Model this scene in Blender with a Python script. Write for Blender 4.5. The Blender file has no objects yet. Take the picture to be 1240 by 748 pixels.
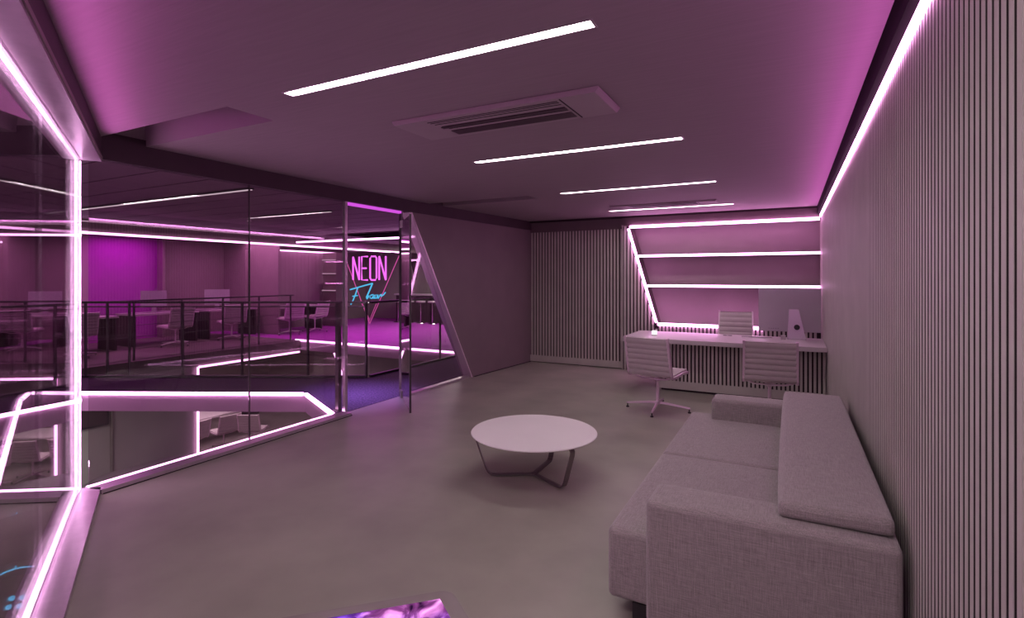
import bpy, bmesh, math, random
from mathutils import Vector, Matrix
random.seed(4)
sc = bpy.context.scene
col = sc.collection
PI = math.pi
# ------------------------------------------------------------------ camera
YAW = math.atan(337 / 641.0)
EYE = 1.6
cam = bpy.data.cameras.new('camera')
cam.sensor_width = 36.0
cam.lens = 641.0 / 1240.0 * 36.0
cam.shift_y = -(374.0 - 335.5) / 1240.0
cam.clip_start = 0.02
co = bpy.data.objects.new('camera', cam)
col.objects.link(co)
co.location = (0, 0, EYE)
co.rotation_euler = (PI / 2, 0, YAW)
sc.camera = co
# ------------------------------------------------------------------ exposure and world
sc.view_settings.view_transform = 'Standard'
sc.view_settings.look = 'None'
sc.view_settings.gamma = 1.0
sc.view_settings.use_curve_mapping = False
sc.view_settings.exposure = 0.9
W = bpy.data.worlds.new('world')
sc.world = W
W.use_nodes = True
W.node_tree.nodes['Background'].inputs[0].default_value = (0.72, 0.64, 0.65, 1)
W.node_tree.nodes['Background'].inputs[1].default_value = 0.06
LED_C = (1.0, 0.40, 0.88)
LED_S = 6.5          # cove and edge strips
LAMP_S = 21.0        # ceiling lines
AREA = []            # area lamps: name, location, rotation, size, size_y, colour, power
def area(name, loc, rot, sx, sy, c, p, mw=None, spread=180):
    l = bpy.data.lights.new(name, 'AREA')
    l.shape = 'RECTANGLE'; l.size = sx; l.size_y = sy; l.color = c; l.energy = p
    o = bpy.data.objects.new(name, l); col.objects.link(o)
    o.location = loc; o.rotation_euler = rot
    l.spread = math.radians(spread)
    if mw: o.matrix_world = mw
    return o
WHT = (1.0, 0.92, 0.90)
MAG = (1.0, 0.04, 0.95)
PNK = (1.0, 0.38, 0.85)
# soft light that the rooms over the void and the hall below get from their own ceiling fittings
area('lower_hall_lamp', (-13.0, 8.2, -0.4), (0, 0, 0), 2.4, 2.0, (1, 0.75, 0.85), 40)
area('lower_hall_lamp', (-9.0, 3.9, -0.32), (0, 0, 0), 1.6, 1.2, WHT, 26)
area('lower_hall_lamp', (-9.0, 11.2, -0.32), (0, 0, 0), 3.0, 1.2, (1, 0.9, 0.88), 14)
area('meeting_room_lamp', (-13.2, 5.2, 2.6), (0, 0, 0), 2.0, 2.0, PNK, 34)
area('meeting_room_lamp', (-14.4, 7.2, 2.6), (0, 0, 0), 0.5, 1.1, (1, 0.03, 1.0), 8)
area('meeting_room_lamp', (-13.0, 9.3, 2.6), (0, 0, 0), 2.0, 2.0, PNK, 30)
area('meeting_room_lamp', (-13.6, 12.0, 2.6), (0, 0, 0), 2.0, 2.0, PNK, 20)
area('stage_lamp', (-9.4, 11.0, 2.6), (0, 0, 0), 3.4, 2.0, MAG, 30)
WASH_C = (1.0, 0.22, 0.85)
area('ceiling_wash_fill', (0.335, 4.3, 2.51), (0, math.radians(140), 0), 0.02, 9.0, WASH_C, 6.0)  # unseen strip added to wash the ceiling magenta
_u = Vector((0.877, -0.480, 0)).normalized(); _d = Vector((0.480, 0.877, 0.75)).normalized(); _z = -_d; _y = _z.cross(_u)
_p = Vector((-4.66, 1.985, 2.50)) + _u * 1.75 + Vector((0.480, 0.877, 0)) * 0.15
area('ceiling_wash_fill', (0, 0, 0), (0, 0, 0), 3.0, 0.02, WASH_C, 2.0, Matrix(((_u.x, _y.x, _z.x, _p.x), (_u.y, _y.y, _z.y, _p.y), (_u.z, _y.z, _z.z, _p.z), (0, 0, 0, 1))), 125)  # second added wash, hidden along the angled fascia
area('lower_hall_lamp', (-10.2, 1.6, -0.35), (0, 0, 0), 1.4, 1.4, WHT, 30)
area('walkway_lamp', (-5.25, 5.35, 2.55), (0, 0, 0), 0.4, 0.4, (0.5, 0.3, 1.0), 5, None, 50)
area('near_fill_lamp', (-0.35, 0.45, 2.62), (0, 0, 0), 0.7, 0.3, WHT, 10)  # unseen fill added above the camera to brighten the near wall
area('counter_lamp', (-9.2, 14.3, 2.6), (0, 0, 0), 2.5, 1.0, (0.95, 1.0, 0.85), 75)

# ------------------------------------------------------------------ materials
def nd(nt, t, **k):
    n = nt.nodes.new(t)
    for a, v in k.items(): setattr(n, a, v)
    return n
def mat(name, c, rough=0.6, metal=0.0, var=0.12, scale=6.0, bump=0.0, bscale=60.0, stretch=(1, 1, 1), spec=0.5):
    m = bpy.data.materials.new(name); m.use_nodes = True
    nt = m.node_tree; b = nt.nodes['Principled BSDF']
    b.inputs['Roughness'].default_value = rough
    b.inputs['Metallic'].default_value = metal
    b.inputs['Specular IOR Level'].default_value = spec
    tc = nd(nt, 'ShaderNodeTexCoord'); mp = nd(nt, 'ShaderNodeMapping')
    mp.inputs['Scale'].default_value = stretch
    nt.links.new(tc.outputs['Object'], mp.inputs[0])
    n = nd(nt, 'ShaderNodeTexNoise'); n.inputs['Scale'].default_value = scale; n.inputs['Detail'].default_value = 6
    nt.links.new(mp.outputs[0], n.inputs['Vector'])
    r = nd(nt, 'ShaderNodeValToRGB')
    r.color_ramp.elements[0].position = 0.3; r.color_ramp.elements[1].position = 0.7
    r.color_ramp.elements[0].color = tuple(x * (1 - var) for x in c) + (1,)
    r.color_ramp.elements[1].color = tuple(min(1, x * (1 + var)) for x in c) + (1,)
    nt.links.new(n.outputs['Fac'], r.inputs[0]); nt.links.new(r.outputs[0], b.inputs['Base Color'])
    if bump:
        n2 = nd(nt, 'ShaderNodeTexNoise'); n2.inputs['Scale'].default_value = bscale; n2.inputs['Detail'].default_value = 3
        nt.links.new(mp.outputs[0], n2.inputs['Vector'])
        bp = nd(nt, 'ShaderNodeBump'); bp.inputs['Strength'].default_value = bump; bp.inputs['Distance'].default_value = 0.01
        nt.links.new(n2.outputs['Fac'], bp.inputs['Height']); nt.links.new(bp.outputs[0], b.inputs['Normal'])
    return m
def emit(name, c, s):
    m = bpy.data.materials.new(name); m.use_nodes = True
    nt = m.node_tree; nt.nodes.clear()
    e = nd(nt, 'ShaderNodeEmission'); e.inputs[0].default_value = tuple(c) + (1,); e.inputs[1].default_value = s
    o = nd(nt, 'ShaderNodeOutputMaterial'); nt.links.new(e.outputs[0], o.inputs[0])
    return m
def glass(name, tint=(0.86, 0.80, 0.84), f0=0.05, k=0.95, pw=3.2):
    m = bpy.data.materials.new(name); m.use_nodes = True
    nt = m.node_tree; nt.nodes.clear()
    t = nd(nt, 'ShaderNodeBsdfTransparent'); t.inputs[0].default_value = tuple(tint) + (1,)
    g = nd(nt, 'ShaderNodeBsdfGlossy'); g.inputs['Roughness'].default_value = 0.0
    lw = nd(nt, 'ShaderNodeLayerWeight'); lw.inputs['Blend'].default_value = 0.5
    p = nd(nt, 'ShaderNodeMath', operation='POWER'); p.inputs[1].default_value = pw
    ma = nd(nt, 'ShaderNodeMath', operation='MULTIPLY_ADD'); ma.inputs[1].default_value = k; ma.inputs[2].default_value = f0
    ma.use_clamp = True
    mx = nd(nt, 'ShaderNodeMixShader'); o = nd(nt, 'ShaderNodeOutputMaterial')
    nt.links.new(lw.outputs['Facing'], p.inputs[0]); nt.links.new(p.outputs[0], ma.inputs[0])
    nt.links.new(ma.outputs[0], mx.inputs[0]); nt.links.new(t.outputs[0], mx.inputs[1]); nt.links.new(g.outputs[0], mx.inputs[2])
    nt.links.new(mx.outputs[0], o.inputs[0])
    return m
def fabric(name, c):
    m = mat(name, c, 0.95, 0, 0.10, 5, spec=0.15)
    nt = m.node_tree; b = nt.nodes['Principled BSDF']
    tc = nd(nt, 'ShaderNodeTexCoord')
    outs = []
    for s in ((50, 1100, 1100), (1100, 50, 1100), (1100, 1100, 50)):          # slubs along two thread directions
        mp = nd(nt, 'ShaderNodeMapping'); mp.inputs['Scale'].default_value = s
        n = nd(nt, 'ShaderNodeTexNoise'); n.inputs['Scale'].default_value = 0.35; n.inputs['Detail'].default_value = 4
        nt.links.new(tc.outputs['Object'], mp.inputs[0]); nt.links.new(mp.outputs[0], n.inputs['Vector']); outs.append(n)
    ad = nd(nt, 'ShaderNodeMath', operation='ADD')
    nt.links.new(outs[0].outputs['Fac'], ad.inputs[0]); nt.links.new(outs[1].outputs['Fac'], ad.inputs[1])
    ad0 = ad; ad = nd(nt, 'ShaderNodeMath', operation='ADD'); nt.links.new(ad0.outputs[0], ad.inputs[0]); nt.links.new(outs[2].outputs['Fac'], ad.inputs[1])
    r = nd(nt, 'ShaderNodeValToRGB')
    r.color_ramp.elements[0].position = 0.38; r.color_ramp.elements[1].position = 0.62
    r.color_ramp.elements[0].color = tuple(x * 0.62 for x in c) + (1,)
    r.color_ramp.elements[1].color = tuple(x * 1.3 for x in c) + (1,)
    hf = nd(nt, 'ShaderNodeMath', operation='MULTIPLY'); hf.inputs[1].default_value = 0.3333
    nt.links.new(ad.outputs[0], hf.inputs[0]); nt.links.new(hf.outputs[0], r.inputs[0]); nt.links.new(r.outputs[0], b.inputs['Base Color'])
    bp = nd(nt, 'ShaderNodeBump'); bp.inputs['Strength'].default_value = 0.15; bp.inputs['Distance'].default_value = 0.002
    nt.links.new(hf.outputs[0], bp.inputs['Height']); nt.links.new(bp.outputs[0], b.inputs['Normal'])
    b.inputs['Sheen Weight'].default_value = 0.3
    return m
def screen_picture(name, s=1.4):
    m = bpy.data.materials.new(name); m.use_nodes = True
    nt = m.node_tree; nt.nodes.clear()
    tc = nd(nt, 'ShaderNodeTexCoord')
    n = nd(nt, 'ShaderNodeTexNoise'); n.inputs['Scale'].default_value = 9; n.inputs['Detail'].default_value = 8; n.inputs['Distortion'].default_value = 1.2
    n2 = nd(nt, 'ShaderNodeTexNoise'); n2.inputs['Scale'].default_value = 3.2; n2.inputs['Detail'].default_value = 2
    nt.links.new(tc.outputs['Object'], n.inputs['Vector']); nt.links.new(tc.outputs['Object'], n2.inputs['Vector'])
    r = nd(nt, 'ShaderNodeValToRGB'); e0, e1 = r.color_ramp.elements
    e0.position = 0.36; e0.color = (0.02, 0.005, 0.03, 1); e1.position = 0.72; e1.color = (1.0, 0.7, 1.0, 1)
    q = r.color_ramp.elements.new(0.48); q.color = (0.22, 0.06, 0.22, 1)
    q = r.color_ramp.elements.new(0.58); q.color = (0.75, 0.30, 0.72, 1)
    r2 = nd(nt, 'ShaderNodeValToRGB'); e0, e1 = r2.color_ramp.elements
    e0.position = 0.42; e0.color = (1, 0.8, 0.95, 1); e1.position = 0.6; e1.color = (0.45, 0.4, 1.6, 1)
    nt.links.new(n.outputs['Fac'], r.inputs[0]); nt.links.new(n2.outputs['Fac'], r2.inputs[0])
    mx = nd(nt, 'ShaderNodeMix', data_type='RGBA', blend_type='MULTIPLY'); mx.inputs[0].default_value = 1
    nt.links.new(r.outputs[0], mx.inputs[6]); nt.links.new(r2.outputs[0], mx.inputs[7])
    e = nd(nt, 'ShaderNodeEmission'); e.inputs[1].default_value = s
    nt.links.new(mx.outputs[2], e.inputs[0]); o = nd(nt, 'ShaderNodeOutputMaterial'); nt.links.new(e.outputs[0], o.inputs[0])
    return m

M = dict(
    floor=mat('polished_concrete', (0.315, 0.292, 0.25), 0.40, 0, 0.16, 1.6, 0.05, 8),
    ceil=mat('plaster_ceiling', (0.27, 0.21, 0.235), 0.75, 0, 0.05, 3, 0.12, 5, (1, 14, 1)),
    slat=mat('slat_laminate', (0.50, 0.455, 0.43), 0.55, 0, 0.06, 4),
    shadeblack=mat('shade_black_paint', (0.006, 0.004, 0.005), 1.0, 0, 0.1, 4, spec=0.05),
    felt=mat('dark_backing_and_shade', (0.03, 0.018, 0.022), 0.9),  # real backing, also the shade painted on slat sides and in gaps
    wall=mat('mauve_paint', (0.26, 0.19, 0.21), 0.6, 0, 0.05, 3),
    fascia=mat('dark_fascia', (0.045, 0.022, 0.032), 0.6, 0, 0.1, 4),
    header=mat('header_paint', (0.13, 0.09, 0.10), 0.6, 0, 0.1, 4),
    steel=mat('satin_aluminium', (0.52, 0.44, 0.50), 0.28, 0.75, 0.05, 20, 0.25, 7, (1, 1, 1)),
    chrome=mat('chrome', (0.75, 0.7, 0.72), 0.12, 1.0, 0.03, 5),
    darksteel=mat('dark_steel', (0.10, 0.085, 0.09), 0.35, 0.6, 0.1, 8),
    tableleg=mat('grey_steel', (0.22, 0.18, 0.19), 0.3, 0.7, 0.06, 8),
    white=mat('white_lacquer', (0.50, 0.44, 0.46), 0.35, 0, 0.02, 3),
    tabletop=mat('matt_white_top', (0.80, 0.73, 0.75), 0.5, 0, 0.015, 3),
    leather=mat('pale_leather', (0.50, 0.43, 0.44), 0.5, 0, 0.05, 8),
    sofa=fabric('woven_sofa_fabric', (0.33, 0.285, 0.285)),
    alu=mat('pink_silver_aluminium', (0.50, 0.44, 0.50), 0.35, 0.5, 0.03, 3),
    black=mat('black_plastic', (0.02, 0.015, 0.02), 0.4, 0, 0.1, 5),
    carpet=mat('dark_speckled_carpet', (0.12, 0.065, 0.15), 0.9, 0, 0.75, 45),
    slab=mat('slab_edge_paint', (0.52, 0.36, 0.48), 0.6, 0, 0.05, 3),
    magfloor=mat('magenta_lit_carpet', (0.42, 0.05, 0.45), 0.7, 0, 0.15, 5),  # magenta light on the far floor put into its colour
    darkceil=mat('dark_ceiling_boards', (0.085, 0.05, 0.062), 0.6, 0, 0.2, 3),
    beam=mat('brown_grey_beam', (0.15, 0.125, 0.115), 0.7, 0, 0.1, 3),
    olive=mat('olive_grey_plaster', (0.28, 0.25, 0.235), 0.7, 0, 0.1, 1.5),
    lowfloor=mat('lower_floor_screed', (0.36, 0.30, 0.30), 0.5, 0, 0.2, 2),
    car=mat('dark_car_paint', (0.085, 0.062, 0.068), 0.22, 0.3, 0.05, 3),
    tyre=mat('tyre_rubber', (0.03, 0.025, 0.027), 0.8, 0, 0.2, 20),
    rim=mat('wheel_disc', (0.10, 0.075, 0.08), 0.4, 0.4, 0.1, 8),
    led=emit('led_strip_light', LED_C, LED_S),
    ledvoid=emit('void_edge_light', (1.0, 0.5, 0.92), 9.0),
    ledpost=emit('corner_post_light', (1.0, 0.6, 0.95), 14.0),
    blueled=emit('blue_wheel_light', (0.10, 0.60, 1.0), 1.8),
    ledcorner=emit('led_profile_light', (1.0, 0.45, 0.92), 5.0),
    ledfar=emit('led_far_light', (1.0, 0.45, 0.92), 3.2),
    lamp=emit('ceiling_lamp_light', WHT, LAMP_S),
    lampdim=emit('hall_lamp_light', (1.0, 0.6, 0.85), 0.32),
    purple=emit('purple_led_light', (0.9, 0.12, 1.0), 0.4),
    cyan=emit('blue_neon_light', (0.08, 0.45, 0.75), 0.6),
    pinkneon=emit('pink_neon_light', (1.0, 0.16, 0.95), 0.6),
    pinkthin=emit('thin_pink_neon_light', (0.75, 0.10, 0.42), 0.42),
    glow=emit('small_white_glow', (1.0, 0.85, 0.92), 0.9),
    glass=glass('facade_glass'),
    railglass=glass('rail_glass', (0.93, 0.90, 0.92), 0.008, 0.3, 5),
    picture=screen_picture('table_screen_picture', 0.75),
)

# ------------------------------------------------------------------ mesh building
class MB:
    def __init__(s): s.bm = bmesh.new(); s.mi = 0
    def _f(s, vs):
        try:
            f = s.bm.faces.new(vs); f.material_index = s.mi; return f
        except ValueError: return None
    def box(s, x0, x1, y0, y1, z0, z1):
        s.prism([(x0, y0), (x1, y0), (x1, y1), (x0, y1)], z0, z1); return s
    def prism(s, pts, z0, z1):
        a = [s.bm.verts.new((p[0], p[1], z0)) for p in pts]; b = [s.bm.verts.new((p[0], p[1], z1)) for p in pts]
        return s.close(a, b)
    def close(s, a, b):
        n = len(a)
        s._f(a[::-1]); s._f(b)
        for i in range(n): s._f([a[i], a[(i + 1) % n], b[(i + 1) % n], b[i]])
        return s
    def ext(s, pts, axis, c0, c1):
        """outline pts extruded along axis 'x' (pts are y,z) or 'y' (pts are x,z)"""
        if axis == 'x': f = lambda p, c: (c, p[0], p[1])
        else: f = lambda p, c: (p[0], c, p[1])
        return s.close([s.bm.verts.new(f(p, c0)) for p in pts], [s.bm.verts.new(f(p, c1)) for p in pts])
    def seg(s, p, q, w, h, up=(0, 0, 1)):
        """rectangular bar from p to q, w across, h along up"""
        p = Vector(p); q = Vector(q); d = (q - p).normalized(); u = Vector(up)
        if abs(d.dot(u)) > 0.98: u = Vector((1, 0, 0)) if abs(d.x) < 0.9 else Vector((0, 1, 0))
        r = d.cross(u).normalized(); u = r.cross(d).normalized()
        c = [(-w / 2, -h / 2), (w / 2, -h / 2), (w / 2, h / 2), (-w / 2, h / 2)]
        return s.close([s.bm.verts.new(p + r * a + u * b) for a, b in c], [s.bm.verts.new(q + r * a + u * b) for a, b in c])
    def sweep(s, path, prof, ref=(0, 0, 1), closed=False, radii=None):
        P = [Vector(p) for p in path]; n = len(P); rings = []
        for i in range(n):
            if closed: d = P[(i + 1) % n] - P[i - 1]
            else: d = P[min(i + 1, n - 1)] - P[max(i - 1, 0)]
            d.normalize(); u = Vector(ref)
            if abs(d.dot(u)) > 0.98: u = Vector((1, 0, 0)) if abs(d.x) < 0.9 else Vector((0, 1, 0))
            r = d.cross(u).normalized(); u = r.cross(d).normalized()
            k = radii[i] if radii else 1.0
            rings.append([s.bm.verts.new(P[i] + r * a * k + u * b * k) for a, b in prof])
        m = len(prof)
        for i in range(n if closed else n - 1):
            A = rings[i]; B = rings[(i + 1) % n]
            for j in range(m): s._f([A[j], A[(j + 1) % m], B[(j + 1) % m], B[j]])
        if not closed: s._f(rings[0][::-1]); s._f(rings[-1])
        return s
    def tube(s, path, r, seg=8, closed=False, radii=None):
        return s.sweep(path, [(r * math.cos(2 * PI * i / seg), r * math.sin(2 * PI * i / seg)) for i in range(seg)], closed=closed, radii=radii)
    def lathe(s, prof, seg=24, axis='z', c=(0, 0, 0)):
        c = Vector(c); rings = []
        for r, h in prof:
            ring = []
            for i in range(seg):
                a = 2 * PI * i / seg; x, y = r * math.cos(a), r * math.sin(a)
                v = (x, y, h) if axis == 'z' else ((x, h, y) if axis == 'y' else (h, x, y))
                ring.append(s.bm.verts.new(c + Vector(v)))
            rings.append(ring)
        for A, B in zip(rings, rings[1:]):
            for j in range(seg): s._f([A[j], A[(j + 1) % seg], B[(j + 1) % seg], B[j]])
        s._f(rings[0][::-1]); s._f(rings[-1])
        return s
    def build(s, name, mats, parent=None, bevel=0.0, bseg=2, smooth=False, loc=None):
        bmesh.ops.recalc_face_normals(s.bm, faces=s.bm.faces)
        me = bpy.data.meshes.new(name); s.bm.to_mesh(me); s.bm.free()
        for m in (mats if isinstance(mats, (list, tuple)) else [mats]): me.materials.append(m)
        o = bpy.data.objects.new(name, me); col.objects.link(o)
        if loc: o.location = loc
        if parent: o.parent = parent
        if smooth or bevel:
            for p in me.polygons: p.use_smooth = True
        if bevel:
            b = o.modifiers.new('bevel', 'BEVEL'); b.width = bevel; b.segments = bseg; b.limit_method = 'ANGLE'; b.angle_limit = math.radians(35)
        if smooth or bevel:
            try: me.set_sharp_from_angle(angle=math.radians(50))
            except Exception: pass
            if bevel:
                w = o.modifiers.new('wn', 'WEIGHTED_NORMAL'); w.keep_sharp = True
        return o
def thing(name, label, cat, loc=(0, 0, 0), rz=0.0, group=None):
    o = bpy.data.objects.new(name, None); col.objects.link(o)
    o.empty_display_size = 0.1
    o.location = loc; o.rotation_euler = (0, 0, rz)
    return tag(o, label, cat, group)
def tag(o, label, cat, group=None):
    o['label'] = label; o['category'] = cat
    if group: o['group'] = group
    return o
def struct(o): o['kind'] = 'structure'; return o
def tree(o, parent=None):
    c = o.copy(); col.objects.link(c)
    if parent: c.parent = parent
    for ch in list(o.children): tree(ch, c)
    return c
def B(x0, x1, y0, y1, z0, z1): return MB().box(x0, x1, y0, y1, z0, z1)

# ================================================================== THE OFFICE SHELL
RX = 0.40; YB = 9.0; ZC = 2.65; ZS = 2.49; GX = -4.64
P0 = Vector((-4.66, 1.985)); UD = Vector((0.877, -0.480)).normalized(); ND = Vector((-UD.y, UD.x)) # ND points into the room
if ND.dot(-P0) < 0: ND = -ND
def ang(t, off, z): p = P0 + UD * t + ND * off; return (p.x, p.y, z)
TE = (RX + 0.02 - P0.x) / UD.x
def a2(t, off): return ang(t, off, 0)[:2]
# floors
struct(MB().prism([(P0.x, P0.y), (GX - 0.01, 7.1), (-4.44, 9.3), (RX + 0.2, 9.3), (RX + 0.2, -0.95), a2(TE, 0)], -0.25, 0.0).build('floor', M['floor']))
# ceiling with real recesses
lights_y = [2.095, 4.137, 6.171, 8.184]
LX0, LX1 = -2.55, -0.725
xs = sorted({GX, -4.60, -3.07, -3.0, LX0, LX1, 0.35})
holes = [(LX0, LX1, y - 0.031, y + 0.031) for y in lights_y] + [(-4.60, -3.07, 2.07, 2.40), (-4.60, -3.0, 6.15, 6.45)]
ys = sorted({1.985, YB + 0.02} | {h[2] for h in holes} | {h[3] for h in holes})
c = MB()
for x0, x1 in zip(xs, xs[1:]):
    run = None
    for y0, y1 in zip(ys, ys[1:]):
        xm, ym = (x0 + x1) / 2, (y0 + y1) / 2
        if any(h[0] < xm < h[1] and h[2] < ym < h[3] for h in holes):
            if run: c.box(x0, x1, run, y0, ZC, ZC + 0.06); run = None
        elif run is None: run = y0
    if run: c.box(x0, x1, run, ys[-1], ZC, ZC + 0.06)
t1 = (0.35 - P0.x) / UD.x
c.prism([(P0.x, 1.985), a2(t1, 0), (0.35, 1.985)], ZC, ZC + 0.06)
for x0, x1, y0, y1 in holes[4:]:                      # pockets above the two long recesses
    c.box(x0 - .02, x1 + .02, y0 - .02, y1 + .02, ZC + 0.33, ZC + 0.35)
    c.box(x0 - .02, x0, y0, y1, ZC + .06, ZC + 0.33); c.box(x1, x1 + .02, y0, y1, ZC + .06, ZC + 0.33)
    c.box(x0 - .02, x1 + .02, y0 - .02, y0, ZC + .06, ZC + 0.33); c.box(x0 - .02, x1 + .02, y1, y1 + .02, ZC + .06, ZC + 0.33)
struct(c.build('ceiling', M['ceil']))
# right wall: slats on a dark backing
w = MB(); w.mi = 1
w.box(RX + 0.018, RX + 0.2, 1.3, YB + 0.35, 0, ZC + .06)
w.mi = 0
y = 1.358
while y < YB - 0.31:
    w.mi = 1; w.box(RX + 0.0015, RX + 0.02, y + 0.0190, y + 0.0447, 0, ZS + 0.055)  # slat sides coloured dark to stand for their shade
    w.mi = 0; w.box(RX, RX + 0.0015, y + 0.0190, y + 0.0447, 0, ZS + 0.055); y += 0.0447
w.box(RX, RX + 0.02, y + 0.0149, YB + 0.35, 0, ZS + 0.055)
w.box(RX, RX + 0.2, -0.95, 1.372, 0, ZS + 0.055)
w.mi = 1; w.box(RX + 0.001, RX + 0.2, -0.95, 1.372, ZS + 0.055, ZC + 0.06)
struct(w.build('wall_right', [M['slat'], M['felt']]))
struct(B(0.35, RX + 0.001, -0.85, YB + 0.0, ZS + 0.032, ZC + 0.05).build('trim_1', M['shadeblack']))  # trim blackened to hold the shadow of the band above the strip
# back wall: slatted panel, header, niche block
w = MB(); XB = -2.58; BL = -4.385
w.mi = 1; w.box(BL - .05, XB, 9.085, 9.2, 0, ZC + .06)
w.mi = 0; x = BL + 0.03
while x < XB - 0.03:
    w.box(x, x + 0.034, 9.065, 9.09, 0.13, 2.44); x += 0.0595
w.mi = 2; w.box(BL - .05, XB, 9.055, 9.09, 2.44, ZC - 0.03)
# niche opening polygon on plane y=9 : TL, TR, BR, BL
NT, NB = 2.45, 0.83
nTLx, nBLx = -2.45, -1.975
w.mi = 2; w.ext([(XB, NT + 0.045), (RX, NT + 0.045), (RX, ZC - 0.03), (XB, ZC - 0.03)], 'y', 9.0, 9.12)
w.mi = 1
w.ext([(XB, 0), (nBLx - 0.03, 0), (nBLx - 0.03, NB), (nTLx - 0.03, NT + 0.045), (XB, NT + 0.045)], 'y', 9.022, 9.45)
w.ext([(nBLx - 0.03, 0), (RX, 0), (RX, NB - 0.04), (nBLx - 0.03, NB - 0.04)], 'y', 9.022, 9.45)
w.mi = 0; w.ext([(XB, 0), (XB + 0.015, 0), (XB + 0.015, NT + 0.045), (XB, NT + 0.045)], 'y', 9.0, 9.09)
x = XB + 0.035
while x < RX - 0.03:
    zt = NB - 0.04
    if x < nBLx - 0.03:
        f = (x + 0.034 - nTLx) / (nBLx - nTLx)
        zt = min(NT + 0.045, NT + 0.03 - max(0, f + 0.08) * (NT - NB))
    w.box(x, x + 0.034, 9.0, 9.025, 0.0, zt); x += 0.0595
w.mi = 3
w.box(-2.6, RX + .01, 9.33, 9.45, 0.6, 2.6)                       # niche back panel
w.box(-2.6, RX + .01, 9.02, 9.33, NT + 0.02, NT + 0.06)
w.box(nBLx - .03, RX + .01, 9.02, 9.33, NB - 0.045, NB - 0.02)
w.mi = 2; w.ext([(nBLx - 0.03, NB - .03), (nBLx - 0.005, NB - .03), (nTLx - 0.005, NT + .03), (nTLx - 0.03, NT + .03)], 'y', 9.01, 9.33)
struct(w.build('wall_back', [M['slat'], M['felt'], M['header'], M['wall']]))
struct(B(BL + .01, XB - .003, 9.045, 9.075, 0.015, 0.13).build('baseboard_back', M['slat']))
struct(B(BL, RX, 8.985, 9.0, ZC - 0.03, ZC - 0.001).build('trim_2', M['felt']))  # dark strip in place of the shade in the ceiling gap
# solid left wall with slanting edge
WL = [(-4.60, 5.87), (-4.37, 9.1)]
def wl(y): return -4.60 + (y - 5.87) * (0.23 / 3.13)
w = MB()
fr = [(5.80, ZS), (7.20, 0.0), (9.2, 0.0), (9.2, ZS)]
a = [w.bm.verts.new((wl(p[0]), p[0], p[1])) for p in fr]; b = [w.bm.verts.new((wl(p[0]) - 0.16, p[0], p[1])) for p in fr]
w.close(b, a)
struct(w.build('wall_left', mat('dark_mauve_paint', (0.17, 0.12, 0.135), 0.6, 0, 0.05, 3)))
w = MB()
for dx, fwd in ((0.004, 0),):
    pts = [(5.785, ZS), (7.185, 0.0), (7.205, 0.0), (5.805, ZS)]
    a = [w.bm.verts.new((wl(p[0]) + dx, p[0], p[1])) for p in pts]; b = [w.bm.verts.new((wl(p[0]) - 0.165, p[0], p[1])) for p in pts]
    w.close(b, a)
struct(w.build('trim_3', mat('bright_metal_reveal', (0.70, 0.55, 0.66), 0.3, 0.3, 0.04, 4)))
struct(MB().prism([(wl(7.25) + .012, 7.25), (wl(9.05) + .012, 9.05), (wl(9.05) - .01, 9.05), (wl(7.25) - .01, 7.25)], 0.0, 0.012).build('baseboard_left', M['felt']))
# fascia beams
struct(MB().prism([(GX + 0.05, 1.9), (GX + 0.05, 5.87), (-4.345, 9.06), (-4.60, 9.06), (GX - 0.06, 5.87), (GX - 0.06, 1.9)], ZS, ZC + 0.05).build('trim_4', M['fascia']))
struct(MB().prism([a2(-0.02, 0.125), a2(TE, 0.125), a2(TE, 0.06), a2(-0.02, 0.06)], ZS, ZC + 0.05).build('trim_5', M['fascia']))
struct(MB().prism([a2(0.0, 0.132), a2(TE, 0.132), a2(TE, 0.125), a2(0.0, 0.125)], ZS - 0.004, ZS + 0.02).build('trim_6', M['wall']))
struct(MB().prism([a2(0, 0.125), a2(TE, 0.125), a2(TE, -0.02), a2(0, -0.02)], ZS - 0.02, ZS - 0.004).build('trim_7', M['steel']))
# kerbs under the glass
struct(MB().prism([a2(0.05, 0.125), a2(TE, 0.125), a2(TE, 0.0), a2(0.0, 0.0)], 0.0, 0.035).build('trim_8', M['steel']))
struct(MB().prism([(GX + 0.02, P0.y + 0.03), (-4.49, P0.y + .06), (-4.49, 4.55), (GX + 0.02, 4.55)], 0.0, 0.035).build('trim_9', M['steel']))
struct(B(GX + 0.02, -4.53, 5.62, 7.14, 0.0, 0.03).build('trim_10', M['steel']))
struct(B(GX + .03, -4.484, P0.y + .07, 4.56, 0.0, 0.006).build('trim_11', M['felt']))  # dark strip drawn for the shadow gap along the kerb

# ================================================================== GLASS FACADE
wm = thing('window_1', 'tall frameless glass wall over the void, left side of the office', 'window'); struct(wm)
B(GX - 0.006, GX + 0.006, 2.03, 3.348, 0.03, ZS).build('glass_pane', M['glass'], wm)
B(GX - 0.006, GX + 0.006, 3.362, 4.575, 0.03, ZS).build('glass_pane', M['glass'], wm)
w = MB(); w.ext([(5.63, 0.03), (7.15, 0.03), (5.80, ZS), (5.63, ZS)], 'x', GX - 0.006, GX + 0.006); w.build('glass_pane', M['glass'], wm)
B(GX - 0.008, GX + 0.008, 3.35, 3.36, 0.03, ZS).build('joint', M['darksteel'], wm)
B(GX - 0.022, GX + 0.022, 4.58, 4.62, 0, ZS).build('mullion', M['steel'], wm)
B(GX - 0.018, GX + 0.018, 5.595, 5.625, 0, ZS).build('mullion', M['darksteel'], wm)
wa = thing('window_2', 'angled glass wall at the near left with a bright lit frame', 'window'); struct(wa)
tm = 1.32
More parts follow.
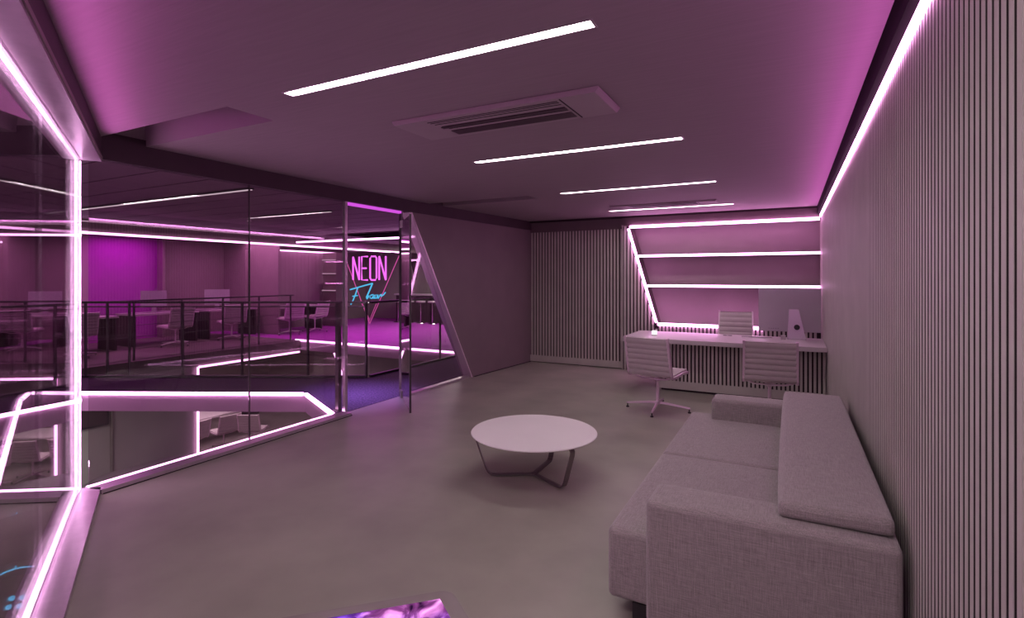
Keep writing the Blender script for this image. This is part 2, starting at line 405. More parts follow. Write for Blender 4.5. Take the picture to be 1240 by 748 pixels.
for t0, t2 in ((0.05, TE - .05),):
    MB().prism([a2(t0, 0.012), a2(t2, 0.012), a2(t2, 0.0), a2(t0, 0.0)], 0.035, ZS - .02).build('glass_pane', M['glass'], wa)
# glass door standing open, hinged on the dark mullion
d = thing('door_1', 'frameless glass door standing open into the office', 'door', (GX + 0.03, 5.58, 0.0), math.radians(-44)); struct(d)
B(0.0, 0.93, -0.006, 0.006, 0.02, 2.33).build('glass_leaf', glass('door_glass', (0.9, 0.82, 0.88), 0.10, 0.9, 3), d)
B(0.925, 0.94, -0.012, 0.012, 0.01, 2.34).build('edge_strip', M['darksteel'], d)
B(0.0, 0.10, -0.02, 0.02, 0.01, 0.10).build('patch_hinge', M['steel'], d)
B(0.0, 0.10, -0.02, 0.02, 2.26, 2.35).build('patch_hinge', M['steel'], d)
tag(B(GX - 0.03, GX + 0.02, 4.64, 5.60, ZS - 0.035, ZS - 0.004).build('light_strip', M['purple']), 'thin purple light strip over the glass door opening', 'light strip')

# ================================================================== LIGHT STRIPS
def strip(label, p, q, wd, h, m=M['led'], up=(0, 0, 1), end=0.03):
    t = thing('light_strip', label, 'light strip', p)
    q = Vector(q) - Vector(p)
    MB().seg((0, 0, 0), q, wd, h, up).build('diffuser', m, t)
    dd = q.normalized()
    MB().seg(-dd * 0.004, (0, 0, 0), wd * 1.1, h * 1.1, up).build('end_cap', M['steel'], t)
    MB().seg(q, q + dd * 0.004, wd * 1.1, h * 1.1, up).build('end_cap', M['steel'], t)
    return t
strip('long white light strip along the top of the slatted right wall', (RX - 0.009, -0.75, ZS + 0.012), (RX - 0.009, YB - 0.05, ZS + 0.012), 0.016, 0.036)
cq = ang(0.0, -0.016, 0)
strip('upright white light strip in the glass corner at the left', (cq[0], cq[1], 0.0), (cq[0], cq[1], ZS - 0.03), 0.030, 0.030, M['ledpost'])
p, q = ang(0.0, -0.014, ZS - 0.035), ang(TE - .15, -0.014, ZS - 0.035)
strip('bright light strip along the top of the angled glass wall', p, q, 0.013, 0.014, M['ledpost'])
p, q = ang(0.0, -0.012, 0.062), ang(TE - .15, -0.012, 0.062)
strip('bright light strip along the foot of the angled glass wall', p, q, 0.02, 0.022, M['ledpost'])
strip('bright light strip along the foot of the main glass wall beside the void', (-4.668, 2.03, 0.012), (-4.668, 4.43, 0.012), 0.035, 0.035, M['ledcorner'])
# void edge
Av = (-4.67, 4.464); Bv = (-5.875, 5.10); Cv = (-9.305, 3.385); Dv = (-8.86, 3.12)
Bv = (-5.875, 5.10)
strip('short slanting light strip on the void edge by the glass door', (Av[0] - .03, Av[1] + .016, 0.0), (Bv[0] + .02, Bv[1] - .01, 0.0), 0.036, 0.036, M['ledvoid'])
strip('long level light strip on the far edge of the void in the walkway', (Bv[0] - .02, Bv[1] - .01, 0.0), (Cv[0] + .02, Cv[1] + .01, 0.0), 0.036, 0.036, M['ledvoid'])
strip('very short light strip at the far left corner of the void edge', (Cv[0] + .03, Cv[1] - .035, 0.0), (Dv[0] - .02, Dv[1] + .012, 0.0), 0.036, 0.036, M['ledvoid'])
strip('steep light strip on the left edge of the void, running out of view', (Dv[0], Dv[1], 0.0), (-1.3, 0.14, 0.0), 0.036, 0.036, M['ledvoid'])
# niche strips, each on the front of its shelf
strip('top light strip over the wall niche behind the desk', (nTLx + .01, 8.984, NT + 0.01), (RX - 0.02, 8.984, NT + 0.01), 0.03, 0.042)
strip('slanting light strip down the left side of the wall niche', (nTLx - 0.012, 8.98, NT - 0.02), (nBLx - 0.012, 8.98, NB + 0.01), 0.03, 0.034, up=(1, 0, 0))
strip('bottom light strip of the wall niche above the desk', (nBLx + .01, 8.984, NB - 0.015), (-0.36, 8.984, NB - 0.015), 0.03, 0.045)
def nx(z): return nTLx + (NT - z) / (NT - NB) * (nBLx - nTLx)
for z, lab in ((1.96, 'upper lit shelf across the wall niche behind the desk'), (1.455, 'lower lit shelf across the wall niche behind the desk')):
    t = thing('wall_shelf', lab, 'shelf', (nx(z) + 0.02, 9.0, z))
    L = RX - 0.01 - (nx(z) + 0.02)
    B(0, L, 0.0, 0.32, -0.017, 0.017).build('board', M['wall'], t)
    B(0, L, -0.02, 0.0, -0.018, 0.018).build('light_strip', M['led'], t)

# ================================================================== CEILING LIGHTS
lab = ['ceiling line light nearest the camera, widest and brightest', 'second ceiling line light, just beyond the near air conditioner', 'third ceiling line light, short thin line between two others', 'farthest ceiling line light, in front of the wall niche']
for y, lb in zip(lights_y, lab):
    t = thing('ceiling_light', lb, 'ceiling light', ((LX0 + LX1) / 2, y, ZC))
    L = (LX1 - LX0) / 2
    w = MB(); hw = 0.030
    w.box(-L, L, -hw - .012, -hw, -0.002, 0.05); w.box(-L, L, hw, hw + .012, -0.002, 0.05)
    w.box(-L - .012, -L, -hw - .012, hw + .012, -0.002, 0.05); w.box(L, L + .012, -hw - .012, hw + .012, -0.002, 0.05)
    w.box(-L, L, -hw, hw, 0.045, 0.06)
    w.build('housing', M['steel'], t)
    B(-L + .003, L - .003, -hw + .002, hw - .002, 0.008, 0.03).build('diffuser', M['lamp'], t)
# air conditioners
def ac(label, x0, x1, y0, y1, kz=1.0):
    t = thing('air_conditioner', label, 'air conditioner', ((x0 + x1) / 2, (y0 + y1) / 2, ZC))
    X, Yh = (x1 - x0) / 2, (y1 - y0) / 2
    w = MB(); w.ext([(-X, 0), (-X + .0, -0.012), (-X + .02, -0.034), (X - .02, -0.034), (X, -0.012), (X, 0)], 'y', -Yh, Yh)
    w.build('casing', M['ceil2'], t, bevel=0.003)
    xs1 = X * 2 * (1.2 / 1.44) - X
    w = MB()
    for yy in (-0.165, -0.14, -0.105, -0.05, 0.01, 0.115):
        w.box(-X + 0.26 + (yy + .17) * 0.3, xs1 - 0.02, yy * Yh / .21 - 0.002, yy * Yh / .21 + 0.002, -0.037, -0.034)
    w.box(xs1, xs1 + 0.006, -Yh + .02, Yh - .02, -0.037, -0.034)
    w.build('panel_joint', M['felt'], t)
    B(-X + 0.28, xs1 - 0.02, -0.04 * Yh / .21, -0.005 * Yh / .21, -0.038, -0.03).build('air_slot', M['fascia'], t)
    B(-X + 0.30, xs1 - 0.02, 0.055 * Yh / .21, 0.155 * Yh / .21, -0.038, -0.03).build('air_slot', M['fascia'], t)
    t.scale = (1, 1, kz); t.location.z -= 0.001
    return t
M['ceil2'] = mat('ac_casing', (0.30, 0.24, 0.26), 0.6, 0, 0.03, 3)
ac('shallow ceiling air conditioner with dark slots, between the two nearest line lights', -2.376, -0.93, 2.78, 3.20)
ac('small looking distant ceiling air conditioner above the farthest line light', -2.37, -0.88, 7.60, 7.86, 0.5)

# ================================================================== SOFA
so = thing('sofa', 'low grey woven two seat sofa against the slatted wall', 'sofa', (-0.2, 3.63, 0.0))
def cushion(x0, x1, y0, y1, z0, z1, puff=0.0, r=0.03, nx_=6, ny_=10, nz_=3):
    """rounded upholstered block: box grid puffed outwards"""
    bm = bmesh.new()
    def addgrid(f, nu, nv):
        g = [[bm.verts.new(f(i / nu, j / nv)) for j in range(nv + 1)] for i in range(nu + 1)]
        for i in range(nu):
            for j in range(nv): bm.faces.new([g[i][j], g[i + 1][j], g[i + 1][j + 1], g[i][j + 1]])
    X = lambda u: x0 + (x1 - x0) * u
    Yf = lambda u: y0 + (y1 - y0) * u
    Zf = lambda u: z0 + (z1 - z0) * u
    addgrid(lambda u, v: (X(u), Yf(v), z1), nx_, ny_); addgrid(lambda u, v: (X(u), Yf(v), z0), nx_, ny_)
    addgrid(lambda u, v: (x0, Yf(u), Zf(v)), ny_, nz_); addgrid(lambda u, v: (x1, Yf(u), Zf(v)), ny_, nz_)
    addgrid(lambda u, v: (X(u), y0, Zf(v)), nx_, nz_); addgrid(lambda u, v: (X(u), y1, Zf(v)), nx_, nz_)
    bmesh.ops.remove_doubles(bm, verts=bm.verts, dist=1e-5)
    for v in bm.verts:
        u = (v.co.x - x0) / (x1 - x0); t = (v.co.y - y0) / (y1 - y0); s = (v.co.z - z0) / (z1 - z0)
        h = lambda q: max(0, 1 - (2 * q - 1) ** 4)
        if s > 0.999: v.co.z += puff * h(u) * h(t)
        if u < 0.001: v.co.x -= puff * 0.4 * h(t) * h(s)
        if t < 0.001: v.co.y -= puff * 0.3 * h(u) * h(s)
        if t > 0.999: v.co.y += puff * 0.3 * h(u) * h(s)
    m = MB(); m.bm.free(); m.bm = bm
    return m
def upholster(m, name, r):
    o = m.build(name, M['sofa'], so, bevel=r, bseg=4)
    return o
sx, sy = 0.2, -3.63   # offsets world -> local
# base plinth, feet
upholster(cushion(-0.55 + sx, 0.355 + sx, 2.66 + sy, 4.60 + sy, 0.085, 0.22), 'base', 0.02)
upholster(cushion(-0.765 + sx, -0.0 + sx, 2.42 + sy, 3.617 + sy, 0.095, 0.425, 0.012, ny_=8), 'seat_cushion', 0.028)
upholster(cushion(-0.765 + sx, -0.0 + sx, 3.623 + sy, 4.855 + sy, 0.085, 0.425, 0.012, ny_=8), 'seat_cushion', 0.028)
def arm(y0, y1):
    m = cushion(-0.575 + sx, 0.368 + sx, y0 + sy, y1 + sy, 0.05, 0.60, 0.006)
    return upholster(m, 'armrest', 0.03)
arm(2.375, 2.625); arm(4.62, 4.86)
# carve the seat where arms sit: seat cushions end inside the arms only at the front lip
upholster(cushion(-0.0 + sx, 0.36 + sx, 2.63 + sy, 4.61 + sy, 0.22, 0.60), 'back_frame', 0.02)
bc = cushion(-0.045 + sx, 0.355 + sx, 2.455 + sy, 4.87 + sy, 0.604, 0.672, 0.022, ny_=16)
upholster(bc, 'back_cushion', 0.026)
for xx, yy in ((-0.60, 2.47), (-0.60, 4.77), (0.28, 2.47), (0.28, 4.77)):
    B(xx - .05 + sx, xx + .05 + sx, yy - .03 + sy, yy + .03 + sy, 0.0, 0.09).build('foot', M['black'], so)

# ================================================================== COFFEE TABLE
ct = thing('coffee_table', 'round white coffee table on three bent dark steel legs', 'coffee table', (-1.835, 3.87, 0.0))
MB().lathe([(0.0, 0.362), (0.475, 0.362), (0.502, 0.368), (0.508, 0.374), (0.503, 0.38), (0.0, 0.38)], 64).build('table_top', M['tabletop'], ct, smooth=True)
ct.scale = (1, 1, 0.945)
for ai in (209, 333, 92):
    aa = math.radians(ai); dx, dy = math.cos(aa), math.sin(aa)
    path = []
    for rr, zz in ((0.0, 0.012), (0.31, 0.012), (0.345, 0.016), (0.37, 0.035), (0.388, 0.07), (0.462, 0.30), (0.466, 0.33), (0.45, 0.352), (0.41, 0.357), (0.30, 0.357)):
        path.append((rr * dx, rr * dy, zz))
    side = Vector((-dy, dx, 0))
    m = MB(); n = len(path); rings = []
    for i, p in enumerate(path):
        p = Vector(p); dd = (Vector(path[min(i + 1, n - 1)]) - Vector(path[max(i - 1, 0)])).normalized(); nn = dd.cross(side)
        wv = 0.021; tv = 0.005
        rings.append([m.bm.verts.new(p + side * a_ * wv + nn * b_ * tv) for a_, b_ in ((-1, -1), (1, -1), (1, 1), (-1, 1))])
    for A_, B_ in zip(rings, rings[1:]):
        for j in range(4): m._f([A_[j], A_[(j + 1) % 4], B_[(j + 1) % 4], B_[j]])
    m._f(rings[0][::-1]); m._f(rings[-1])
    m.build('leg', M['tableleg'], ct)
MB().lathe([(0.0, 0.003), (0.03, 0.003), (0.03, 0.02), (0.0, 0.02)], 16).build('leg_joint', M['tableleg'], ct)

# ================================================================== DESK
de = thing('desk', 'long pale two sided desk with slatted front panel', 'desk', (-0.86, 7.92, 0.0))
B(-1.27, 1.255, -0.52, 0.54, 0.69, 0.75).build('desk_top', M['white'], de, bevel=0.004)
w = MB(); w.mi = 1
px0, px1, py0 = -0.80, 1.25, -0.27
w.box(px0 + .01, px1, py0 + .018, 0.32, 0.09, 0.69)
w.mi = 0; x = px0
while x < px1 - 0.03:
    w.box(x, x + 0.030, py0, py0 + .02, 0.14, 0.69); x += 0.0505
w.box(px0, px1, py0, py0 + .02, 0.03, 0.14)
w.build('front_panel', [M['slat'], M['felt']], de)
w = MB(); w.box(px0 + .03, px1, py0 + .03, 0.30, 0.0, 0.09); w.build('plinth', M['felt'], de)
# computer, seen from behind
cp = thing('computer', 'slim all in one computer on the desk, seen from behind', 'computer', (0.0, 8.30, 0.75), math.radians(2))
B(-0.40, 0.375, 0.03, 0.045, 0.09, 0.70).build('screen_housing', M['alu'], cp, bevel=0.005)
B(-0.39, 0.365, 0.045, 0.047, 0.10, 0.69).build('screen', M['black'], cp)
w = MB(); vs0 = [(0.005, 0.03, 0.40), (0.125, 0.03, 0.40), (0.205, -0.13, 0.0), (-0.02, -0.13, 0.0)]
a = [w.bm.verts.new((p[0] - .02, p[1], p[2] + 0.003)) for p in vs0]; b = [w.bm.verts.new((p[0] - .02, p[1] + 0.012, p[2] + 0.003)) for p in vs0]
w.close(a, b); w.box(-0.04, 0.185, -0.13, 0.08, 0.0, 0.012)
st = w.build('stand', M['alu'], cp)
MB().lathe([(0, 0), (0.036, 0), (0.036, 0.02), (0, 0.02)], 24, 'y', (0.077, -0.092, 0.165)).build('cable_hole', M['black'], st)
for i in range(5): B(-0.27 + i * 0.028, -0.256 + i * 0.028, 0.027, 0.031, 0.128, 0.133).build('port', M['black'], cp)
lg = [(0.025, 0.0), (0.03, 0.03), (0.0, 0.045), (-0.03, 0.03), (-0.025, -0.01), (0.0, -0.035), (0.02, -0.03)]
MB().ext([(p[0] * .45 + 0.02, p[1] * .45 + 0.56) for p in lg], 'y', 0.0285, 0.031).build('emblem', M['steel'], cp)
kb = thing('keyboard', 'thin pale keyboard lying on the desk beside the computer stand', 'keyboard', (-0.42, 8.28, 0.75), 0.03)
B(-0.20, 0.20, -0.06, 0.06, 0.0, 0.010).build('body', M['alu'], kb, bevel=0.003)
w = MB()
for r_ in range(5):
    for k in range(14): w.box(-0.19 + k * 0.0272, -0.168 + k * 0.0272, -0.052 + r_ * 0.021, -0.035 + r_ * 0.021, 0.010, 0.013)
w.build('keys', M['white'], kb)
w = thing('small_box', 'small white box against the foot of the computer stand', 'box', (-0.085, 8.12, 0.75))
B(-0.03, 0.03, -0.03, 0.03, 0, 0.045).build('box_body', M['white'], w, bevel=0.003); B(-0.031, 0.031, -0.031, 0.031, 0.045, 0.055).build('box_lid', M['white'], w)
gl = thing('glasses', 'dark folded glasses lying on the middle of the desk', 'glasses', (-0.80, 8.20, 0.75), 0.2)
w = MB()
for s_ in (-1, 1):
    w.tube([(s_ * 0.034 + 0.026 * math.cos(t_ * PI / 8), 0.02 * math.sin(t_ * PI / 8), 0.012 + 0.0 * t_) for t_ in range(16)], 0.003, 6, closed=True)
w.tube([(-0.01, 0, 0.012), (0.01, 0, 0.014)], 0.003, 6); w.build('frame', M['black'], gl)
for s_ in (-1, 1): MB().tube([(s_ * 0.06, 0, 0.012), (s_ * 0.055, 0.09, 0.004), (s_ * -0.02, 0.10, 0.003)], 0.0025, 6).build('temple', M['black'], gl)
cl = thing('glowing_block', 'small square glowing white block near the left end of the desk', 'lamp', (-1.76, 7.83, 0.75))  # glowing block added for a bright spot on the desktop
B(-0.035, 0.035, -0.035, 0.035, 0, 0.012).build('block_base', M['white'], cl); B(-0.03, 0.03, -0.03, 0.03, 0.012, 0.07).build('block_glow', M['glow'], cl, bevel=0.004)

# ================================================================== OFFICE CHAIRS
def ribbed(path, width, pitch, t0=0.005, t1=0.015, taper=None):
    """side path (y,z), ribbed thickness; returns MB extruded along x"""
    P = [Vector((0, p[0], p[1])) for p in path]
    pts = [P[0]]; L = 0; S = [0]
    for a_, b_ in zip(P, P[1:]):
        n = max(2, int((b_ - a_).length / 0.0085))
        for i in range(1, n + 1):
            pts.append(a_.lerp(b_, i / n)); S.append(S[-1] + (b_ - a_).length / n)
    # smooth the corner points a little
    for _ in range(6):
        pts = [pts[0]] + [(pts[i - 1] + pts[i] * 2 + pts[i + 1]) / 4 for i in range(1, len(pts) - 1)] + [pts[-1]]
    up, lo = [], []
    for i, p in enumerate(pts):
        d = (pts[min(i + 1, len(pts) - 1)] - pts[max(i - 1, 0)]).normalized(); n = Vector((0, -d.z, d.y))
        th = t0 + t1 * abs(math.sin(PI * S[i] / pitch)) ** 0.55
        up.append(p + n * th); lo.append(p - n * th)
    m = MB(); N = len(pts)
    def wd(i): return width if taper is None else width + (taper - width) * S[i] / S[-1]
    rows = []
    for sgn, edge in ((-1, up), (1, up)):
        rows.append([m.bm.verts.new((sgn * wd(i) / 2, p.y, p.z)) for i, p in enumerate(edge)])
    for sgn, edge in ((-1, lo), (1, lo)):
        rows.append([m.bm.verts.new((sgn * wd(i) / 2, p.y, p.z)) for i, p in enumerate(edge)])
    A_, B_, C_, D_ = rows
    for i in range(N - 1):
        m._f([A_[i], A_[i + 1], B_[i + 1], B_[i]]); m._f([C_[i], D_[i], D_[i + 1], C_[i + 1]])
        m._f([A_[i], C_[i], C_[i + 1], A_[i + 1]]); m._f([B_[i], B_[i + 1], D_[i + 1], D_[i]])
    m._f([A_[0], B_[0], D_[0], C_[0]]); m._f([A_[-1], C_[-1], D_[-1], B_[-1]])
    return m
def chair(label, loc, rz, group=None, back_top=0.895, wd=0.50):
    t = thing('office_chair', label, 'office chair', loc, rz, group)
    bp = [(-0.215, 0.45), (-0.235, 0.52), (-0.255, 0.62), (-0.285, 0.76), (-0.325, back_top)]
    ribbed([(0.26, 0.455), (0.235, 0.475), (0.10, 0.465), (-0.10, 0.45), (-0.20, 0.45)], wd, 0.058).build('seat', M['leather'], t, smooth=True)
    ribbed(bp, wd, 0.064, taper=wd * 0.96).build('backrest', M['leather'], t, smooth=True)
    for s_ in (-1, 1):
        pth = [(s_ * (wd / 2 + .008), 0.25, 0.45), (s_ * (wd / 2 + .008), 0.10, 0.455), (s_ * (wd / 2 + .008), -0.10, 0.435), (s_ * (wd / 2 + .008), -0.19, 0.435), (s_ * (wd / 2 + .008), -0.222, 0.47),
               (s_ * (wd / 2 + .005), -0.26, 0.62), (s_ * (wd / 2 + .002), -0.30, 0.80), (s_ * (wd / 2), -0.33, back_top + .01)]
        MB().sweep(pth, [(-0.014, -0.014), (0.014, -0.014), (0.014, 0.014), (-0.014, 0.014)], ref=(1, 0, 0)).build('side_rail', M['chrome2'], t)
    m = MB(); m.tube([(-wd / 2, -0.16, 0.44), (-wd * .3, -0.12, 0.40), (0, -0.08, 0.385), (wd * .3, -0.12, 0.40), (wd / 2, -0.16, 0.44)], 0.010)
    m.tube([(-wd / 2, 0.14, 0.45), (-wd * .3, 0.09, 0.405), (0, 0.03, 0.385), (wd * .3, 0.09, 0.405), (wd / 2, 0.14, 0.45)], 0.010)
    m.build('seat_spreader', M['chrome2'], t, smooth=True)
    MB().lathe([(0.0, 0.385), (0.045, 0.385), (0.05, 0.37), (0.024, 0.355), (0.019, 0.34), (0.019, 0.12), (0.03, 0.10), (0.034, 0.07), (0.0, 0.07)], 20).build('stem', M['chrome2'], t, smooth=True)
    for k in range(4):
        aa = math.radians(14 + 90 * k); dx, dy = math.cos(aa), math.sin(aa)
        lgp = MB().sweep([(0.0, 0.0, 0.095), (0.10 * dx, 0.10 * dy, 0.09), (0.25 * dx, 0.25 * dy, 0.072), (0.375 * dx, 0.375 * dy, 0.056)],
                         [(-0.013, -0.012), (0.013, -0.012), (0.009, 0.010), (-0.009, 0.010)], radii=[1.2, 1.1, 0.9, 0.75]).build('leg', M['chrome2'], t)
        MB().lathe([(0, 0.0), (0.018, 0.0), (0.02, 0.012), (0.007, 0.018), (0.006, 0.052), (0, 0.052)], 12, c=(0.365 * dx, 0.365 * dy, 0)).build('glide', M['black'], lgp)
    return t
M['chrome2'] = mat('chair_metal', (0.80, 0.62, 0.74), 0.3, 0.5, 0.03, 5)
ch = chair('ribbed pale leather office chair at the left of the desk, back to the camera', (-1.415, 6.47, 0), math.radians(-12), wd=0.52)
def put(label, loc, rz, group=None, scale=None):
    c_ = tree(ch); c_.location = loc; c_.rotation_euler = (0, 0, rz); c_['label'] = label
    if group: c_['group'] = group
    if scale: c_.scale = scale
    return c_
put('ribbed pale office chair with its back to the camera, behind the sofa arm', (-0.21, 6.72, 0), math.radians(3))
put('ribbed office chair on the far side of the desk, in front of the niche', (-0.745, 8.60, 0.0), math.radians(180), scale=(0.9, 0.72, 1.19))

# ================================================================== DISPLAY TABLE (near, bottom of view)
dt = thing('display_table', 'grey table edge with a glowing purple picture set in its top', 'table', (-1.06, 1.56, 0))
e1 = Vector((-0.716, -0.698)); e2 = Vector((0.80, -0.60))
def q2(u, v): p = e1 * u + e2 * v; return (p.x, p.y)
outl = []
for cx_, cy_, a0 in ((0.05, 0.05, 0), (0.95, 0.05, 1), (0.95, 0.45, 2), (0.05, 0.45, 3)):
    for k in range(6):
        th = PI + PI / 2 * a0 + (PI / 2) * k / 5
        outl.append(q2(cx_ + 0.045 * math.cos(th), cy_ + 0.045 * math.sin(th)))
MB().prism(outl, 0.455, 0.50).build('table_top', M['tableleg2'] if 'tableleg2' in M else mat('grey_table_top', (0.24, 0.20, 0.20), 0.4), dt)
w = MB(); w.prism([q2(0.06, 0.055), q2(0.93, 0.055), q2(0.93, 0.44), q2(0.06, 0.44)], 0.5, 0.503); w.build('screen', M['picture'], dt)
for u_, v_ in ((0.12, 0.1), (0.88, 0.1), (0.88, 0.4), (0.12, 0.4)):
    p_ = q2(u_, v_); MB().tube([(p_[0], p_[1], 0), (p_[0], p_[1], 0.456)], 0.02, 12).build('leg', M['darksteel'], dt)

# ================================================================== THE HALL OUTSIDE
def S(mb, name, m): return struct(mb.build(name, m))
XO = -11.2; YF = 9.4; XF = -15.0
# walkway around the void and far floors
wk = [Av, (-4.655, 7.1), (-4.45, YF), (-5.955, YF), (-5.97, 6.40), (XO, 3.66), (XO, -1.0), (-1.5, -1.0), (-1.3, 0.12), Dv, Cv, Bv]
w = MB(); w.prism(wk, -0.245, -0.006); w.mi = 1; w.prism(wk, -0.006, 0.0); S(w, 'floor.001', [M['slab'], M['carpet']])
fk = [(-5.9, YF), (-0.0, YF + 0.05), (0, 16), (XF, 16), (XF, YF), (XO, YF)]
w = MB(); w.prism(fk, -0.245, -0.006); w.mi = 1; w.prism(fk, -0.006, 0.0); S(w, 'floor.002', [M['slab'], M['magfloor']])
S(B(XF, XO, -1, YF, -0.26, 0.0), 'floor.003', M['beam'])
# pink underside faces of the slab around the void are the slab itself
S(B(-19, 1, -4, 17, -2.9, -2.75), 'floor.004', M['lowfloor'])
# hall ceiling of dark boards
w = MB(); y = 2.0
while y < YF + 5:
    w.box(XO, GX - 0.07 if y < 9 else -1.0, y, y + 0.49, ZC, ZC + 0.05); y += 0.51
w.prism([(XO, 1.99), (XO, -3.0), (-1.0, -3.0), a2(TE, 0.05), a2(0, 0.05)], ZC, ZC + 0.05)
w.box(XO, GX, 2, 15, ZC + .06, ZC + .08)
S(w, 'ceiling.001', M['darkceil'])
S(B(XF, XO, -1, 16, ZC, ZC + 0.05), 'ceiling.002', M['wall'])
# beams in the hall ceiling seen at the upper left
for i, (yy, zz) in enumerate(((0.4, 2.5), (1.2, 2.5))):
    S(B(XO, -4.9 if i else -3.2, yy, yy + 0.12, zz, ZC), 'trim_%d' % (20 + i), M['beam'])
# opposite header above the rooms
S(B(XO - 0.1, XO, -1, 14.5, 2.42, ZC), 'trim_22', M['beam'])
strip('very long light strip under the header of the rooms across the void', (XO + 0.02, 0.5, 2.40), (XO + 0.02, 14.0, 2.40), 0.03, 0.04, M['ledfar'])
tag(B(XO + 0.0, XO + 0.02, 4.6, 8.7, 2.60, 2.612).build('light_strip', M['lampdim']), 'thin dim pink strip along the top of the header across the void', 'light strip')
strip('level light strip across the ceiling beyond the neon sign', (XO + 0.05, YF, 2.49), (-5.1, YF, 2.49), 0.03, 0.04, M['ledfar'])
strip('light strip on the edge of the magenta floor beyond the walkway', (XO + 0.02, YF - 0.01, 0.0), (-5.97, YF - 0.01, 0.0), 0.03, 0.045, M['ledfar'])
# lower portal
strip('sloping light strip under the opposite floor edge, above the lower office', (XO + 0.24, 6.74, -0.28), (XO + 0.24, 9.32, -0.28), 0.03, 0.04, M['ledfar'])
strip('upright light strip at the side of the lower office opening', (XO + 0.24, 6.74, -2.75), (XO + 0.24, 6.74, -0.28), 0.03, 0.035, M['ledfar'])
strip('short slanting light strip on the lower wall beyond the walkway', (-10.44, YF + 0.55, -0.29), (-10.1, YF + 0.55, -0.95), 0.03, 0.035, M['ledfar'])
S(B(XO - 0.1, XO + 0.2, -3, 6.73, -2.75, -0.26), 'wall_opposite', M['olive'])
S(B(XO - 0.1, XO + 0.2, -3, YF, -0.262, 0.0), 'trim_23', M['beam'])
S(B(XO + 0.0, -0.2, YF + 0.6, YF + 0.7, -2.75, -0.25), 'wall_lower_end', M['olive'])
S(B(-16.2, -16.1, -3, 16, -2.75, -0.25), 'wall_lower_back', M['wall'])
S(B(-16.1, XO - 0.1, 6.4, 6.5, -2.75, -0.26), 'wall_lower_side', M['wall'])
S(B(-16.1, XO, YF + 3.0, YF + 3.1, -2.75, -0.26), 'wall_lower_side.001', M['wall'])
# upper rooms
S(B(XF - 0.1, XF, -1, 6.55, 0, ZC), 'wall_far', M['wall'])
magw = mat('magenta_lit_paint', (0.40, 0.05, 0.42), 0.6, 0, 0.05, 2)  # magenta light of this room put into the wall colour
S(B(XF - 0.1, XF, 6.55, 8.12, 0, ZC), 'wall_far.001', magw)
S(B(XF - 0.1, XF, 8.12, 16, 0, ZC), 'wall_far.002', M['wall'])
S(B(XF, -14.75, 8.12, 8.18, 0, ZC), 'wall_partition.001', M['wall'])
S(B(XF, -12.6, 10.0, 10.06, 0, ZC), 'wall_partition.002', M['wall'])
S(B(XF, 0, 16.0, 16.1, -0.2, ZC), 'wall_end', M['olive'])
S(B(-9.9, -3.0, YF + .0, 16.0, ZC, ZC + 0.05), 'ceiling.003', M['wall'])
S(B(-0.1, 0.0, YF + .1, 16, -2.75, ZC), 'wall_end_side', M['wall'])
# slatted curtain wall to the right of the rooms
cu = MB(); yy = 9.9
while yy < 13.4:
    cu.box(-13.9, -13.86, yy, yy + 0.11, 0.02, 2.4); cu.box(-13.91, -13.865, yy + .11, yy + .15, 0.02, 2.4); yy += 0.15
S(cu, 'wall_partition.003', M['wall'])
strip('light strip above the curtain wall beyond the rooms', (-13.8, 9.95, 2.42), (-13.8, 13.3, 2.42), 0.03, 0.04, M['ledfar'])
# hall ceiling lights
def hall_light(lb, x0, x1, y, z=2.63):
    t = thing('ceiling_light', lb, 'ceiling light', (x0, y, z))
    B(0, x1 - x0, -0.03, 0.03, 0.0, 0.02).build('housing', M['darksteel'], t); B(0.01, x1 - x0 - .01, -0.02, 0.02, -0.006, 0.0).build('diffuser', M['lampdim2'], t)
M['lampdim2'] = emit('hall_line_light', (1.0, 0.85, 0.9), 0.42)
hall_light('long ceiling line light over the void outside the glass', -10.6, -5.6, 4.08)
hall_light('short ceiling line light over the walkway outside the glass', -8.1, -6.4, 6.05)
# railing on the walkway edge
dirw = Vector((XO + 5.97, 3.66 - 6.40)).normalized()
rl = thing('railing', 'dark railing along the walkway edge beyond the void', 'railing', (-5.97, 6.40, 0))
Lr = 5.85
def rp(t, z): return (dirw.x * t, dirw.y * t, z)
MB().seg(rp(0, 1.20), rp(Lr, 1.20), 0.05, 0.035).build('top_rail', M['darksteel'], rl)
MB().seg(rp(0, 1.13), rp(Lr, 1.13), 0.015, 0.02).build('rail_wire', M['darksteel'], rl)
MB().seg(rp(0, 0.02), rp(Lr, 0.02), 0.05, 0.035).build('bottom_rail', M['black'], rl)
for i, t_ in enumerate((0.02, 0.95, 2.0, 2.95, 3.8, 4.15, 4.5, 5.4)):
    MB().seg(rp(t_, 0), rp(t_, 1.2), 0.03, 0.03, (1, 0, 0)).build('post', M['darksteel'], rl)
MB().prism([rp(0.05, 0)[:2], rp(Lr, 0)[:2], (rp(Lr, 0)[0] + .005, rp(Lr, 0)[1] + .01), (rp(.05, 0)[0] + .005, rp(.05, 0)[1] + .01)], 0.04, 1.12).build('glass_panel', M['railglass'], rl)
r2 = thing('railing', 'dark railing along the walkway from the corner to the magenta floor', 'railing', (-5.96, 6.40, 0))
B(-0.025, 0.025, 0.05, 2.98, 1.18, 1.215).build('top_rail', M['darksteel'], r2)
B(-0.025, 0.025, 0.05, 2.98, 0.0, 0.035).build('bottom_rail', M['black'], r2)
for yy in (0.95, 1.95, 2.9): B(-0.015, 0.015, yy, yy + 0.03, 0, 1.19).build('post', M['darksteel'], r2)
B(-0.005, 0.005, 0.05, 2.98, 0.04, 1.17).build('glass_panel', M['railglass'], r2)
